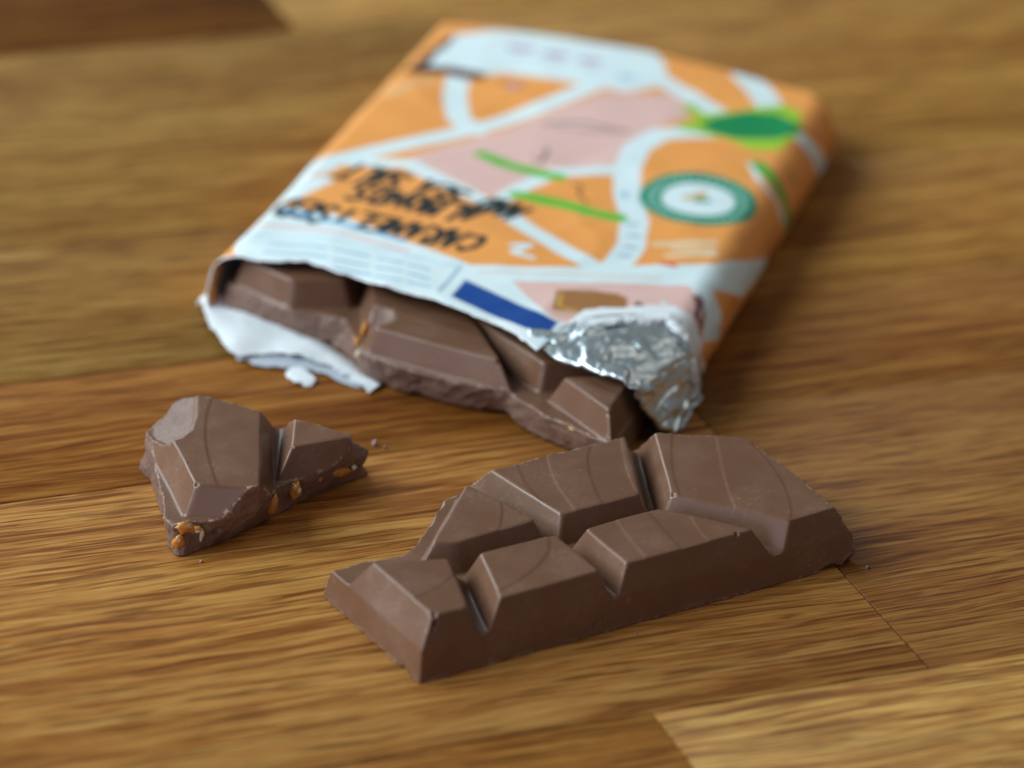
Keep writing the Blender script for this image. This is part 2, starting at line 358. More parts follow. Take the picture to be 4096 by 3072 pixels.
PRINT = [
    ('poly', 'pink', 0, [(2.70, 5.10), (2.97, 5.55), (3.24, 6.06), (3.60, 6.54), (3.96, 6.99), (4.20, 7.59), (4.47, 8.16), (4.83, 8.79), (5.16, 9.45), (5.79, 9.72), (6.39, 10.08), (6.75, 9.75), (7.11, 9.39), (6.84, 8.85), (6.57, 8.31), (6.42, 7.74), (6.24, 7.14), (6.30, 6.60), (6.33, 6.03), (5.82, 5.82), (5.31, 5.61), (5.13, 5.25), (4.95, 4.89), (4.86, 4.47), (4.80, 4.02), (4.32, 4.14), (3.84, 4.26), (3.48, 4.47), (3.12, 4.77), (2.91, 4.92)]),
    ('poly', 'white', 0, [(1.11, 0.69), (1.11, 1.47), (1.11, 2.28), (1.41, 2.19), (1.68, 2.25), (1.98, 2.19), (2.31, 2.16), (2.67, 2.01), (3.03, 1.86), (3.42, 1.68), (3.78, 1.47), (4.14, 1.35), (4.47, 1.23), (4.83, 1.08), (5.19, 0.93), (5.67, 1.11), (6.18, 1.29), (6.84, 1.62), (7.50, 1.98), (7.80, 2.22), (8.13, 2.43), (8.55, 2.64), (8.97, 2.94), (9.36, 3.78), (10.14, 5.76), (10.08, 5.10), (9.99, 4.41), (9.93, 3.87), (9.87, 3.36), (9.45, 2.55), (9.21, 2.10), (9.39, 1.92), (9.60, 1.92), (9.78, 1.83), (10.02, 1.86), (9.42, 0.36), (9.12, -0.39), (8.85, -0.81), (8.55, -1.02), (7.62, -1.53), (6.66, -2.01), (5.64, -1.80), (4.56, -1.47), (3.66, -0.99), (2.67, -0.36), (2.07, -0.33), (1.50, -0.24), (1.26, 0.24)]),
    ('poly', 'white', 0, [(1.59, 11.37), (2.19, 11.82), (2.88, 12.00), (3.54, 12.00), (4.17, 11.94), (4.86, 11.97), (5.49, 11.97), (5.70, 11.73), (5.91, 11.37), (6.00, 10.86), (6.09, 10.38), (5.82, 10.02), (5.55, 9.69), (4.98, 9.72), (4.41, 9.78), (3.75, 9.78), (3.09, 9.78), (2.88, 9.57), (2.67, 9.33), (2.07, 9.42), (1.47, 9.51), (1.47, 10.05), (1.47, 10.59), (1.53, 10.98)]),
    ('line', 'white', 0.46, [(1.08, 2.85), (1.05, 3.33), (1.08, 3.72), (1.11, 4.11), (1.32, 4.23), (1.71, 4.71), (2.07, 5.19), (2.55, 5.79), (3.03, 6.42), (3.33, 6.84), (3.66, 7.23), (3.90, 7.71), (4.14, 8.16), (4.50, 8.88), (4.83, 9.63), (5.07, 10.20), (5.31, 10.80)]),
    ('line', 'white', 0.46, [(1.08, 2.49), (1.11, 2.82), (1.08, 3.21), (1.11, 3.57), (1.17, 3.90), (1.32, 3.96), (1.41, 4.11)]),
    ('line', 'white', 0.40, [(1.32, 2.73), (1.44, 3.12), (1.59, 3.51)]),
    ('line', 'white', 0.46, [(2.34, 9.27), (2.46, 8.70), (2.61, 8.16), (2.79, 7.71), (2.97, 7.26), (3.21, 7.05), (3.45, 6.81)]),
    ('line', 'white', 0.46, [(5.88, 10.74), (6.24, 10.44), (6.60, 10.20), (6.93, 9.90), (7.29, 9.63)]),
    ('line', 'white', 0.55, [(7.44, 11.58), (7.62, 11.31), (7.86, 10.98), (8.10, 10.53), (8.34, 10.11)]),
    ('line', 'white', 0.42, [(9.03, 9.24), (9.21, 9.18), (9.39, 9.27), (9.69, 9.51), (10.11, 10.05)]),
    ('line', 'white', 0.50, [(7.47, 8.52), (7.05, 8.25), (6.66, 7.98), (6.54, 7.62), (6.42, 7.23), (6.48, 6.66), (6.54, 6.12), (6.69, 5.58), (6.84, 5.04), (7.05, 4.53), (7.26, 4.02), (7.35, 3.48), (7.47, 2.97), (7.47, 2.43), (7.44, 1.92)]),
    ('line', 'white', 0.36, [(6.39, 6.06), (5.88, 5.76), (5.37, 5.46), (5.19, 5.10), (5.01, 4.71), (4.89, 4.29), (4.80, 3.81)]),
    ('line', 'white', 0.40, [(1.89, 4.56), (2.34, 4.68), (2.79, 4.77), (3.33, 4.44), (3.87, 4.14), (4.35, 3.87), (4.83, 3.60), (5.28, 3.18), (5.76, 2.76), (6.48, 2.22), (7.20, 1.77)]),
    ('poly', 'orange', 0, [(5.61, 4.86), (6.00, 5.10), (6.42, 5.31), (6.57, 4.80), (6.75, 4.26), (6.33, 4.38), (5.91, 4.50), (5.76, 4.68)]),
    ('poly', 'pink', 0, [(6.03, 0.57), (6.63, 0.81), (7.23, 1.11), (8.01, 1.50), (8.79, 1.86), (8.94, 1.62), (9.06, 1.50), (9.21, 1.26), (9.36, 1.11), (9.51, 0.87), (9.57, 0.54), (8.94, -0.69), (8.34, -1.14), (7.68, -0.87), (7.02, -0.54), (6.51, -0.00)]),
    ('poly', 'brown', 0, [(6.81, 0.54), (7.11, 0.69), (7.41, 0.84), (7.59, 0.87), (7.77, 0.93), (7.89, 0.87), (7.98, 0.84), (8.04, 0.60), (8.07, 0.39), (8.07, 0.24), (8.10, 0.09), (7.83, -0.03), (7.56, -0.12), (7.26, -0.18), (6.96, -0.27), (6.90, 0.15)]),
    ('line', 'gold', 0.07, [(6.93, 0.39), (6.99, 0.15), (7.02, -0.06), (7.17, -0.09), (7.32, -0.09)]),
    ('poly', 'skin', 0, [(6.96, -0.30), (7.53, -0.15), (8.10, 0.03), (8.10, -0.09), (8.10, -0.21), (7.59, -0.36), (7.08, -0.48), (7.02, -0.39)]),
    ('poly', 'choc', 0, [(8.16, 0.81), (8.37, 0.63), (8.55, 0.45), (8.37, 0.27), (8.16, 0.12), (8.16, 0.45)]),
    ('line', 'white', 0.10, [(8.46, 0.75), (8.46, 0.75), (8.49, 0.72)]),
    ('line', 'white', 0.10, [(8.55, 0.96), (8.55, 0.96), (8.58, 0.96)]),
    ('line', 'white', 0.10, [(8.58, 0.57), (8.61, 0.57), (8.61, 0.54)]),
    ('line', 'plum', 0.10, [(9.00, 1.50), (9.06, 1.38), (9.12, 1.29), (9.15, 1.11), (9.18, 0.96), (9.27, 0.96), (9.36, 0.96)]),
    ('line', 'plum', 0.06, [(9.12, 1.56), (9.18, 1.38), (9.27, 1.26), (9.33, 0.96), (9.39, 0.72)]),
    ('line', 'plum', 0.05, [(9.03, 1.68), (9.09, 1.47), (9.18, 1.32)]),
    ('poly', 'blue', 0, [(5.28, 0.30), (6.24, -0.21), (7.20, -0.69), (7.20, -1.05), (7.20, -1.38), (6.27, -0.99), (5.28, -0.51), (5.28, -0.12)]),
    ('line', 'slate', 0.05, [(5.04, 0.84), (5.04, 0.24), (5.04, -0.39)]),
    ('line', 'pink', 0.10, [(1.11, 1.20), (1.17, 1.38), (1.38, 1.35), (1.71, 1.41), (2.04, 1.47), (2.40, 1.41), (2.73, 1.38), (3.39, 1.20), (4.02, 1.05)]),
    ('line', 'paleblue', 0.06, [(1.14, 0.96), (1.41, 0.93), (1.62, 0.99), (2.16, 1.05), (2.67, 1.08), (3.39, 0.96), (4.08, 0.87), (4.56, 0.81), (5.04, 0.78)]),
    ('line', 'leaf', 0.30, [(3.90, 5.73), (4.14, 5.61), (4.41, 5.49), (4.68, 5.43), (4.98, 5.40), (5.22, 5.34), (5.49, 5.31)]),
    ('line', 'leaf', 0.34, [(5.01, 4.26), (5.43, 4.23), (5.85, 4.20), (6.12, 4.14), (6.39, 4.05), (6.69, 4.02), (6.96, 4.02)]),
    ('line', 'ink', 0.05, [(4.80, 5.94), (4.89, 5.88), (5.01, 5.82), (4.98, 6.15), (4.92, 6.48)]),
    ('line', 'ink', 0.05, [(5.79, 5.13), (5.88, 5.10), (5.97, 5.10), (6.00, 4.89), (6.03, 4.71), (6.15, 4.56), (6.27, 4.41)]),
    ('poly', 'lime', 0, [(6.68, 9.68), (6.77, 9.68), (6.89, 9.71), (7.00, 9.55), (7.12, 9.37), (7.36, 9.53), (7.59, 9.68), (8.03, 10.05), (8.47, 10.48), (8.65, 10.37), (8.86, 10.24), (8.94, 9.82), (9.06, 9.45), (8.97, 8.84), (8.86, 8.31), (8.65, 8.18), (8.44, 8.05), (8.18, 8.18), (7.89, 8.36), (7.39, 8.39), (6.89, 8.42), (6.89, 8.55), (6.89, 8.71), (7.03, 8.84), (7.18, 8.94), (6.97, 9.18), (6.80, 9.39), (6.74, 9.53)]),
    ('poly', 'green', 0, [(7.20, 8.77), (7.30, 9.07), (7.43, 9.37), (7.62, 9.60), (7.81, 9.82), (8.14, 9.90), (8.43, 9.97), (8.75, 9.75), (9.08, 9.60), (8.92, 9.11), (8.72, 8.77), (8.37, 8.59), (7.98, 8.44), (7.75, 8.47), (7.56, 8.51), (7.36, 8.66)]),
    ('line', 'white', 0.12, [(8.52, 7.47), (8.70, 7.08), (8.85, 6.75), (9.09, 6.51), (9.30, 6.48), (9.51, 6.42), (9.84, 6.69)]),
    ('line', 'leafd', 0.30, [(8.67, 7.47), (8.94, 7.14), (9.15, 6.99), (9.33, 6.87), (9.54, 6.87), (9.72, 6.87), (10.02, 7.11)]),
    ('line', 'rust', 0.10, [(9.33, 7.80), (9.42, 7.80), (9.51, 7.83)]),
    ('line', 'cream', 0.16, [(7.83, 3.24), (8.28, 3.48), (8.76, 3.75)]),
    ('line', 'cream', 0.16, [(8.16, 2.88), (8.52, 3.09), (8.88, 3.30)]),
    ('line', 'cream', 0.14, [(8.19, 3.21), (8.49, 3.33), (8.82, 3.45)]),
    ('line', 'red', 0.13, [(8.16, 2.49), (8.28, 2.49), (8.37, 2.49)]),
    ('line', 'white', 0.13, [(5.61, 1.98), (5.73, 2.07), (5.88, 2.13), (5.79, 1.92), (5.70, 1.71), (5.88, 1.68), (6.06, 1.65)]),
    ('line', 'peach', 0.05, [(5.40, 0.69), (5.82, 0.87), (6.24, 1.05), (6.69, 1.23), (7.14, 1.41), (7.71, 1.65), (8.28, 1.89)]),
    ('poly', 'choc', 0, [(1.32, 9.36), (1.35, 9.78), (1.38, 10.20), (1.44, 10.83), (1.56, 11.46), (1.62, 11.22), (1.65, 10.98), (1.62, 10.65), (1.56, 10.29), (1.59, 10.02), (1.62, 9.78), (1.56, 9.60), (1.50, 9.42), (1.41, 9.39)]),
    ('line', 'choc', 0.42, [(1.47, 9.33), (1.77, 9.42), (2.04, 9.51), (2.34, 9.45), (2.64, 9.42)]),
    ('line', 'mauve', 0.26, [(2.88, 11.13), (3.03, 11.13), (3.18, 11.13)]),
    ('line', 'mauve', 0.24, [(3.63, 11.01), (3.78, 11.01), (3.90, 11.01)]),
    ('line', 'mauve', 0.24, [(4.35, 10.98), (4.47, 10.95), (4.59, 10.98)]),
    ('line', 'skyblue', 0.22, [(5.28, 10.44), (5.37, 10.44), (5.43, 10.44)]),
    ('line', 'skyblue', 0.12, [(6.75, 5.16), (6.78, 5.07), (6.81, 4.98)]),
    ('line', 'slate2', 0.05, [(3.00, 10.74), (3.15, 10.74), (3.30, 10.77)]),
    ('line', 'slate2', 0.05, [(3.75, 10.68), (3.87, 10.71), (3.96, 10.68)]),
    ('line', 'slate2', 0.05, [(4.47, 10.59), (4.59, 10.59), (4.71, 10.59)]),
    ('line', 'red2', 0.34, [(3.39, 9.27), (3.48, 9.24), (3.54, 9.24)]),
    ('line', 'mauve', 0.20, [(3.42, 9.18), (3.45, 9.18), (3.51, 9.18)]),
    ('line', 'peachy', 0.22, [(1.38, 7.92), (1.47, 8.19), (1.59, 8.46), (1.74, 8.67), (1.92, 8.85)]),
    ('line', 'red2', 0.10, [(2.31, 8.10), (2.34, 8.04), (2.37, 8.01)]),
    ('line', 'greytext', 0.10, [(4.53, 7.59), (4.86, 7.77), (5.22, 7.92), (5.64, 7.86), (6.06, 7.86)]),
    ('line', 'greytext', 0.06, [(4.80, 7.50), (5.37, 7.59), (5.91, 7.71)]),
    ('text', 'ink', 0.135, 0.70, 'CARAMELISED', (5.16, 2.10), (1.29, 2.58)),
    ('text', 'ink', 0.135, 0.70, 'ALMONDS,', (4.74, 3.33), (1.95, 3.63)),
    ('text', 'ink', 0.135, 0.70, 'AND SEA SALT', (5.43, 3.78), (1.86, 4.50)),
    ('line', 'bluetext', 0.11, [(3.81, 1.47), (3.51, 1.56), (3.21, 1.65)]),
    ('line', 'bluetext', 0.11, [(2.94, 1.68), (2.55, 1.80), (2.16, 1.89)]),
    ('line', 'bluetext', 0.11, [(1.98, 1.92), (1.71, 1.98), (1.44, 2.01)]),
    ('line', 'bluetext2', 0.07, [(1.71, 0.63), (1.98, 0.63), (2.22, 0.69), (2.43, 0.69), (2.67, 0.66)]),
    ('line', 'bluetext2', 0.07, [(2.82, 0.66), (3.15, 0.63), (3.45, 0.60)]),
    ('line', 'bluetext2', 0.07, [(3.63, 0.60), (3.84, 0.57), (4.08, 0.54)]),
    ('line', 'bluetext2', 0.07, [(4.20, 0.51), (4.41, 0.48), (4.59, 0.45)]),
    ('line', 'bluetext2', 0.07, [(1.80, 0.21), (2.07, 0.24), (2.37, 0.30), (2.58, 0.30), (2.79, 0.30)]),
    ('line', 'bluetext2', 0.07, [(2.97, 0.27), (3.27, 0.24), (3.57, 0.24)]),
    ('line', 'bluetext2', 0.07, [(3.75, 0.21), (3.99, 0.21), (4.20, 0.18)]),
    ('line', 'bluetext2', 0.07, [(4.32, 0.15), (4.53, 0.12), (4.71, 0.06)]),
    ('line', 'bluetext2', 0.07, [(1.86, -0.18), (2.16, -0.12), (2.49, -0.06), (2.70, -0.09), (2.94, -0.09)]),
    ('line', 'bluetext2', 0.07, [(3.09, -0.09), (3.39, -0.12), (3.72, -0.12)]),
    ('line', 'bluetext2', 0.07, [(3.87, -0.18), (4.11, -0.18), (4.32, -0.21)]),
    ('line', 'bluetext2', 0.07, [(4.44, -0.24), (4.65, -0.27), (4.83, -0.30)]),
    ('line', 'slate', 0.07, [(7.14, 3.84), (7.23, 3.84), (7.32, 3.87)]),
    ('line', 'slate', 0.07, [(7.32, 3.39), (7.41, 3.42), (7.50, 3.42)]),
    ('line', 'slate', 0.07, [(7.38, 2.88), (7.47, 2.91), (7.56, 2.94)]),
    ('line', 'slate', 0.07, [(7.38, 2.52), (7.47, 2.52), (7.56, 2.55)]),
]
# ---------------- object helpers ----------------
def tag(o, label=None, cat=None, kind=None, group=None):
    if label: o['label'] = label
    if cat: o['category'] = cat
    if kind: o['kind'] = kind
    if group: o['group'] = group
    return o

def empty(name, loc, rz, label, cat, group=None):
    o = bpy.data.objects.new(name, None); COL.objects.link(o); o.empty_display_size = .01
    o.location = [c * CM for c in loc]; o.rotation_euler = (0, 0, math.radians(rz))
    return tag(o, label, cat, None, group)

def mesh_obj(name, verts, faces, mat, parent=None, smooth=True, normals=None, attrs=None, cols=None):
    """verts in cm, in the parent's frame"""
    verts = np.asarray(verts, float) * CM
    faces = np.asarray(faces)
    me = bpy.data.meshes.new(name)
    n = faces.shape[1]
    me.vertices.add(len(verts)); me.vertices.foreach_set('co', verts.ravel())
    me.loops.add(faces.size); me.loops.foreach_set('vertex_index', faces.ravel().astype(np.int32))
    me.polygons.add(len(faces)); me.polygons.foreach_set('loop_start', np.arange(0, faces.size, n, dtype=np.int32))
    me.update(calc_edges=True); me.validate()
    if smooth: me.polygons.foreach_set('use_smooth', np.ones(len(me.polygons), bool))
    for k, a in (attrs or {}).items():
        at = me.attributes.new(k, 'FLOAT', 'POINT'); at.data.foreach_set('value', np.asarray(a, np.float32))
    if cols is not None:
        at = me.color_attributes.new('Print', 'FLOAT_COLOR', 'POINT')
        at.data.foreach_set('color', np.concatenate([cols, np.ones((len(cols), 1))], 1).astype(np.float32).ravel())
    if normals is not None: me.normals_split_custom_set_from_vertices(normals.tolist())
    me.materials.append(mat)
    o = bpy.data.objects.new(name, me); COL.objects.link(o)
    if parent: o.parent = parent
    return o

# ---------------- materials ----------------
def mat_new(name):
    m = bpy.data.materials.new(name); m.use_nodes = True
    nt = m.node_tree; return m, nt, nt.nodes['Principled BSDF']
def node(nt, typ, **kw):
    n = nt.nodes.new(typ)
    for k, v in kw.items():
        if k.startswith('i_'): n.inputs[k[2:].replace('_', ' ')].default_value = v
        else: setattr(n, k, v)
    return n
def mathn(nt, op, a, b=None, clamp=False):
    n = nt.nodes.new('ShaderNodeMath'); n.operation = op; n.use_clamp = clamp
    for i, x in enumerate((a, b)):
        if x is None: continue
        if isinstance(x, (int, float)): n.inputs[i].default_value = x
        else: nt.links.new(x, n.inputs[i])
    return n.outputs[0]
def mixc(nt, f, a, b, mode='MIX'):
    n = nt.nodes.new('ShaderNodeMix'); n.data_type = 'RGBA'; n.blend_type = mode
    for s, x in ((n.inputs[0], f), (n.inputs[6], a), (n.inputs[7], b)):
        if isinstance(x, (int, float)): s.default_value = x
        elif isinstance(x, tuple): s.default_value = x if len(x) == 4 else x + (1,)
        else: nt.links.new(x, s)
    return n.outputs[2]
def ramp(nt, fac, stops, interp='LINEAR'):
    n = nt.nodes.new('ShaderNodeValToRGB'); n.color_ramp.interpolation = interp
    e = n.color_ramp.elements
    while len(e) < len(stops): e.new(.5)
    for i, (p, c) in enumerate(stops):
        e[i].position = p; e[i].color = c if len(c) == 4 else tuple(c) + (1,)
    nt.links.new(fac, n.inputs[0]); return n.outputs[0]
def noise(nt, vec, scale, detail=2, rough=.5, dist=0):
    n = nt.nodes.new('ShaderNodeTexNoise'); n.inputs['Scale'].default_value = scale
    n.inputs['Detail'].default_value = detail; n.inputs['Roughness'].default_value = rough; n.inputs['Distortion'].default_value = dist
    nt.links.new(vec, n.inputs['Vector']); return n.outputs[0]
def stretch(nt, vec, sc, off=(0, 0, 0)):
    n = nt.nodes.new('ShaderNodeMapping'); n.inputs['Scale'].default_value = sc; n.inputs['Location'].default_value = off
    nt.links.new(vec, n.inputs[0]); return n.outputs[0]
def bump(nt, bs, h, strength, dist):
    b = nt.nodes.new('ShaderNodeBump'); b.inputs['Strength'].default_value = strength; b.inputs['Distance'].default_value = dist
    nt.links.new(h, b.inputs['Height']); nt.links.new(b.outputs[0], bs.inputs['Normal']); return b

def make_wood():
    m, nt, bs = mat_new('oiled_oak')
    tc = nt.nodes.new('ShaderNodeTexCoord').outputs['Object']
    oi = nt.nodes.new('ShaderNodeObjectInfo')
    offs = nt.nodes.new('ShaderNodeVectorMath'); offs.operation = 'SCALE'
    cmb = nt.nodes.new('ShaderNodeCombineXYZ')
    for i in range(3): nt.links.new(mathn(nt, 'MULTIPLY', oi.outputs['Random'], (3.1, 7.7, 1.9)[i]), cmb.inputs[i])
    add = nt.nodes.new('ShaderNodeVectorMath'); add.operation = 'ADD'
    nt.links.new(tc, add.inputs[0]); nt.links.new(cmb.outputs[0], add.inputs[1])
    v0 = add.outputs[0]
    # the grain wanders slightly across
    wv = noise(nt, stretch(nt, v0, (14, 60, 1)), 1, 2)
    wv2 = noise(nt, stretch(nt, v0, (70, 260, 1)), 1, 1)
    sh = nt.nodes.new('ShaderNodeCombineXYZ')
    nt.links.new(mathn(nt, 'ADD', mathn(nt, 'MULTIPLY', mathn(nt, 'SUBTRACT', wv, .5), .0065), mathn(nt, 'MULTIPLY', mathn(nt, 'SUBTRACT', wv2, .5), .0007)), sh.inputs[1])
    ad2 = nt.nodes.new('ShaderNodeVectorMath'); ad2.operation = 'ADD'
    nt.links.new(v0, ad2.inputs[0]); nt.links.new(sh.outputs[0], ad2.inputs[1])
    v = ad2.outputs[0]
    broad = noise(nt, stretch(nt, v, (7, 80, 1)), 1, 3, .55)
    mid = noise(nt, stretch(nt, v, (17, 560, 1)), 1, 3, .62)
    fine = noise(nt, stretch(nt, v, (62, 2500, 1)), 1, 3, .70)
    pores = noise(nt, stretch(nt, v, (62, 1300, 1), (3, 5, 0)), 1, 2, .55)
    vf = noise(nt, stretch(nt, v, (500, 3500, 1)), 1, 2, .6)
    ctr = lambda x, k: mathn(nt, 'MULTIPLY', mathn(nt, 'SUBTRACT', x, .5), k)
    t = mathn(nt, 'ADD', mathn(nt, 'ADD', ctr(broad, .55), .5), mathn(nt, 'ADD', ctr(mid, .8), ctr(fine, 1.4)))
    col = ramp(nt, t, [(.20, (.19, .062, .012)), (.38, (.32, .128, .025)), (.52, (.47, .220, .048)), (.76, (.62, .36, .10))])
    pm = ramp(nt, pores, [(.39, (1, 1, 1)), (.455, (0, 0, 0))])
    col = mixc(nt, mathn(nt, 'MULTIPLY', pm, .64), col, (.13, .038, .006))
    # pale medullary flecks lying across the grain
    fl = noise(nt, stretch(nt, v0, (60, 420, 1), (1, 9, 0)), 1, 1, .4, .6)
    fm = ramp(nt, fl, [(.64, (0, 0, 0)), (.72, (1, 1, 1))])
    col = mixc(nt, mathn(nt, 'MULTIPLY', fm, .35), col, (.58, .36, .10))
    col = mixc(nt, 1.0, col, oi.outputs['Color'], 'MULTIPLY')
    nt.links.new(col, bs.inputs['Base Color'])
    rg = mathn(nt, 'ADD', .42, mathn(nt, 'MULTIPLY', vf, .16)); nt.links.new(rg, bs.inputs['Roughness'])
    bs.inputs['Specular IOR Level'].default_value = .22
    hgt = mathn(nt, 'ADD', mathn(nt, 'MULTIPLY', fine, .5), mathn(nt, 'ADD', mathn(nt, 'MULTIPLY', pm, -.8), mathn(nt, 'MULTIPLY', vf, .25)))
    bump(nt, bs, hgt, .35, .00018)
    return m

def make_choc():
    m, nt, bs = mat_new('milk_chocolate')
    tc = nt.nodes.new('ShaderNodeTexCoord').outputs['Object']
    fr = node(nt, 'ShaderNodeAttribute', attribute_name='fracture').outputs['Fac']
    ed = node(nt, 'ShaderNodeAttribute', attribute_name='edge').outputs['Fac']
    big = noise(nt, tc, 120, 4, .6); sm = noise(nt, tc, 1900, 3, .65); sp = noise(nt, tc, 900, 1, .4); med = noise(nt, tc, 420, 3, .6)
    col = mixc(nt, big, (.142, .064, .034), (.182, .088, .050))
    # faint bloom in cloudy patches and specks
    bl = ramp(nt, mathn(nt, 'MULTIPLY', ramp(nt, big, [(.45, (0, 0, 0)), (.75, (1, 1, 1))]), ramp(nt, sm, [(.42, (0, 0, 0)), (.62, (1, 1, 1))])), [(0, (0, 0, 0)), (1, (1, 1, 1))])
    col = mixc(nt, mathn(nt, 'MULTIPLY', bl, .38), col, (.28, .18, .12))
    spk = ramp(nt, sp, [(.735, (0, 0, 0)), (.76, (1, 1, 1))])
    col = mixc(nt, mathn(nt, 'MULTIPLY', spk, .45), col, (.30, .16, .09))
    scr = noise(nt, stretch(nt, tc, (260, 2600, 900), (.3, .1, .2)), 1, 2, .5, 1.2)
    scm = mathn(nt, 'MULTIPLY', ramp(nt, scr, [(.66, (0, 0, 0)), (.70, (1, 1, 1))]), ramp(nt, big, [(.48, (0, 0, 0)), (.62, (1, 1, 1))]))
    col = mixc(nt, mathn(nt, 'MULTIPLY', scm, .28), col, (.34, .22, .16))
    # broken faces: duller, a little greyer, mottled
    fcol = mixc(nt, med, (.140, .072, .048), (.225, .132, .100))
    col = mixc(nt, fr, col, fcol)
    crumb = mathn(nt, 'MULTIPLY', ed, ramp(nt, noise(nt, tc, 700, 3, .7), [(.50, (0, 0, 0)), (.62, (1, 1, 1))]))
    col = mixc(nt, mathn(nt, 'MULTIPLY', crumb, .75), col, (.52, .40, .31))
    nt.links.new(col, bs.inputs['Base Color'])
    r0 = mathn(nt, 'ADD', .35, mathn(nt, 'ADD', mathn(nt, 'MULTIPLY', mathn(nt, 'SUBTRACT', big, .5), .22), mathn(nt, 'MULTIPLY', bl, .15)))
    rg = mathn(nt, 'ADD', r0, mathn(nt, 'MULTIPLY', fr, .14)); nt.links.new(rg, bs.inputs['Roughness'])
    bs.inputs['Specular IOR Level'].default_value = .5
    bs.inputs['Subsurface Weight'].default_value = .12; bs.inputs['Subsurface Radius'].default_value = (1, .45, .25); bs.inputs['Subsurface Scale'].default_value = .0012
    h = mathn(nt, 'ADD', mathn(nt, 'MULTIPLY', sm, mathn(nt, 'ADD', .12, mathn(nt, 'MULTIPLY', fr, .9))), mathn(nt, 'ADD', mathn(nt, 'MULTIPLY', med, mathn(nt, 'MULTIPLY', fr, 1.6)), mathn(nt, 'MULTIPLY', crumb, 1.0)))
    bump(nt, bs, h, .5, .00022)
    return m

def make_simple(name, col, rough, spec=.5, metal=0, sss=0, bumps=None, vary=None):
    m, nt, bs = mat_new(name)
    tc = nt.nodes.new('ShaderNodeTexCoord').outputs['Object']
    c2 = vary or tuple(min(1, c * .82) for c in col)
    n = noise(nt, tc, 260, 4, .6)
    nt.links.new(mixc(nt, n, col, c2), bs.inputs['Base Color'])
    bs.inputs['Roughness'].default_value = rough; bs.inputs['Specular IOR Level'].default_value = spec; bs.inputs['Metallic'].default_value = metal
    if sss: bs.inputs['Subsurface Weight'].default_value = sss; bs.inputs['Subsurface Scale'].default_value = .002; bs.inputs['Subsurface Radius'].default_value = (1, .6, .3)
    if bumps: bump(nt, bs, noise(nt, tc, bumps[0], 3, .6), bumps[1], .0002)
    return m

def make_print():
    m, nt, bs = mat_new('printed_paper')
    a = node(nt, 'ShaderNodeAttribute', attribute_name='Print').outputs['Color']
    tc = nt.nodes.new('ShaderNodeTexCoord').outputs['Object']
    n = noise(nt, tc, 300, 3, .6)
    nt.links.new(mixc(nt, mathn(nt, 'MULTIPLY', n, .04), a, (.55, .50, .45)), bs.inputs['Base Color'])
    bs.inputs['Roughness'].default_value = .55; bs.inputs['Specular IOR Level'].default_value = .22
    bump(nt, bs, noise(nt, tc, 900, 2, .5), .15, .0002)
    return m

WOOD = make_wood(); CHOC = make_choc(); PRINTM = make_print()
PAPER = make_simple('white_torn_paper', (.84, .87, .88), .55, .35, bumps=(700, .3), vary=(.76, .80, .83))
PAPERB = make_simple('grey_torn_paper', (.52, .56, .60), .55, .3, bumps=(600, .3), vary=(.44, .47, .54))  # greyer paper for the flap's lower layer
FOIL = make_simple('crumpled_foil', (.86, .95, .97), .40, .5, 1.0, vary=(.66, .80, .84), bumps=(260, .08))
NUT = make_simple('caramel_bits', (.66, .30, .055), .16, .6, 0, .5, bumps=(1500, .6), vary=(.36, .13, .02))
NUTW = make_simple('pale_almond', (.78, .68, .48), .35, .5, 0, .25, bumps=(1500, .6), vary=(.62, .50, .30))
CRUMB = make_simple('chocolate_crumbs', (.36, .24, .18), .5, .4, bumps=(1200, .6), vary=(.22, .13, .09))
CORE = make_simple('glue_joint', (.03, .014, .006), .8, .2)

# ---------------- the wooden worktop: planks of oak ----------------
GA = math.radians(22.6)
top_e = bpy.data.objects.new('tabletop', None); COL.objects.link(top_e); top_e.rotation_euler = (0, 0, GA)
tag(top_e, 'oiled oak butcher block tabletop of glued staves', None, 'structure')
ROWS = [                        # (from, to) across the grain: staves as (from, to) along it, with a tint: wood tone, right-hand ones also darkened for window light falloff
    (-19.3, -10.3, [(-45, -1.83, (.86, .72, .56)), (-1.83, 30, (.80, .80, .76)), (30, 50, (.8, .8, .8))]),
    (-10.3, -1.75, [(-45, 2.6, (1.06, .93, .88)), (2.6, 50, (.48, .39, .32))]),
    (-1.75, 2.2, [(-45, 1.0, (.84, .64, .46)), (1.0, 50, (.52, .41, .30))]),
    (2.2, 7.3, [(-45, 1.0, (.82, .85, .82)), (1.0, 50, (.74, .69, .57))]),
    (7.3, 16.3, [(-45, 5.0, (.90, .97, .98)), (5.0, 50, (.74, .72, .60))]),
    (16.3, 25.3, [(-45, 1.55, (.50, .38, .28)), (1.55, 50, (.84, .87, .86))]),
    (25.3, 34.3, [(-45, -4, (.8, .75, .7)), (-4, 50, (.9, .9, .85))]),
]
def plank(a0, a1, c0, c1, tint):
    g = .011; b = .014; T = 3.0
    w, l = c1 - c0 - 2 * g, a1 - a0 - 2 * g
    V = []; 
    for (dz, ins) in ((0, b), (-b, 0), (-T, 0)):
        V += [(ins, ins, dz), (l - ins, ins, dz), (l - ins, w - ins, dz), (ins, w - ins, dz)]
    Fq = [(0, 1, 2, 3)] + [(4 * k + i, 4 * k + 4 + i, 4 * k + 4 + (i + 1) % 4, 4 * k + (i + 1) % 4) for k in (0, 1) for i in range(4)] + [(11, 10, 9, 8)]
    o = mesh_obj('plank', V, Fq, WOOD, top_e, smooth=False)
    o.location = ((a0 + g) * CM, (c0 + g) * CM, 0); o.color = tint + (1,)
for c0, c1, cells in ROWS:
    for a0, a1, tint in cells: plank(a0, a1, c0, c1, tint)
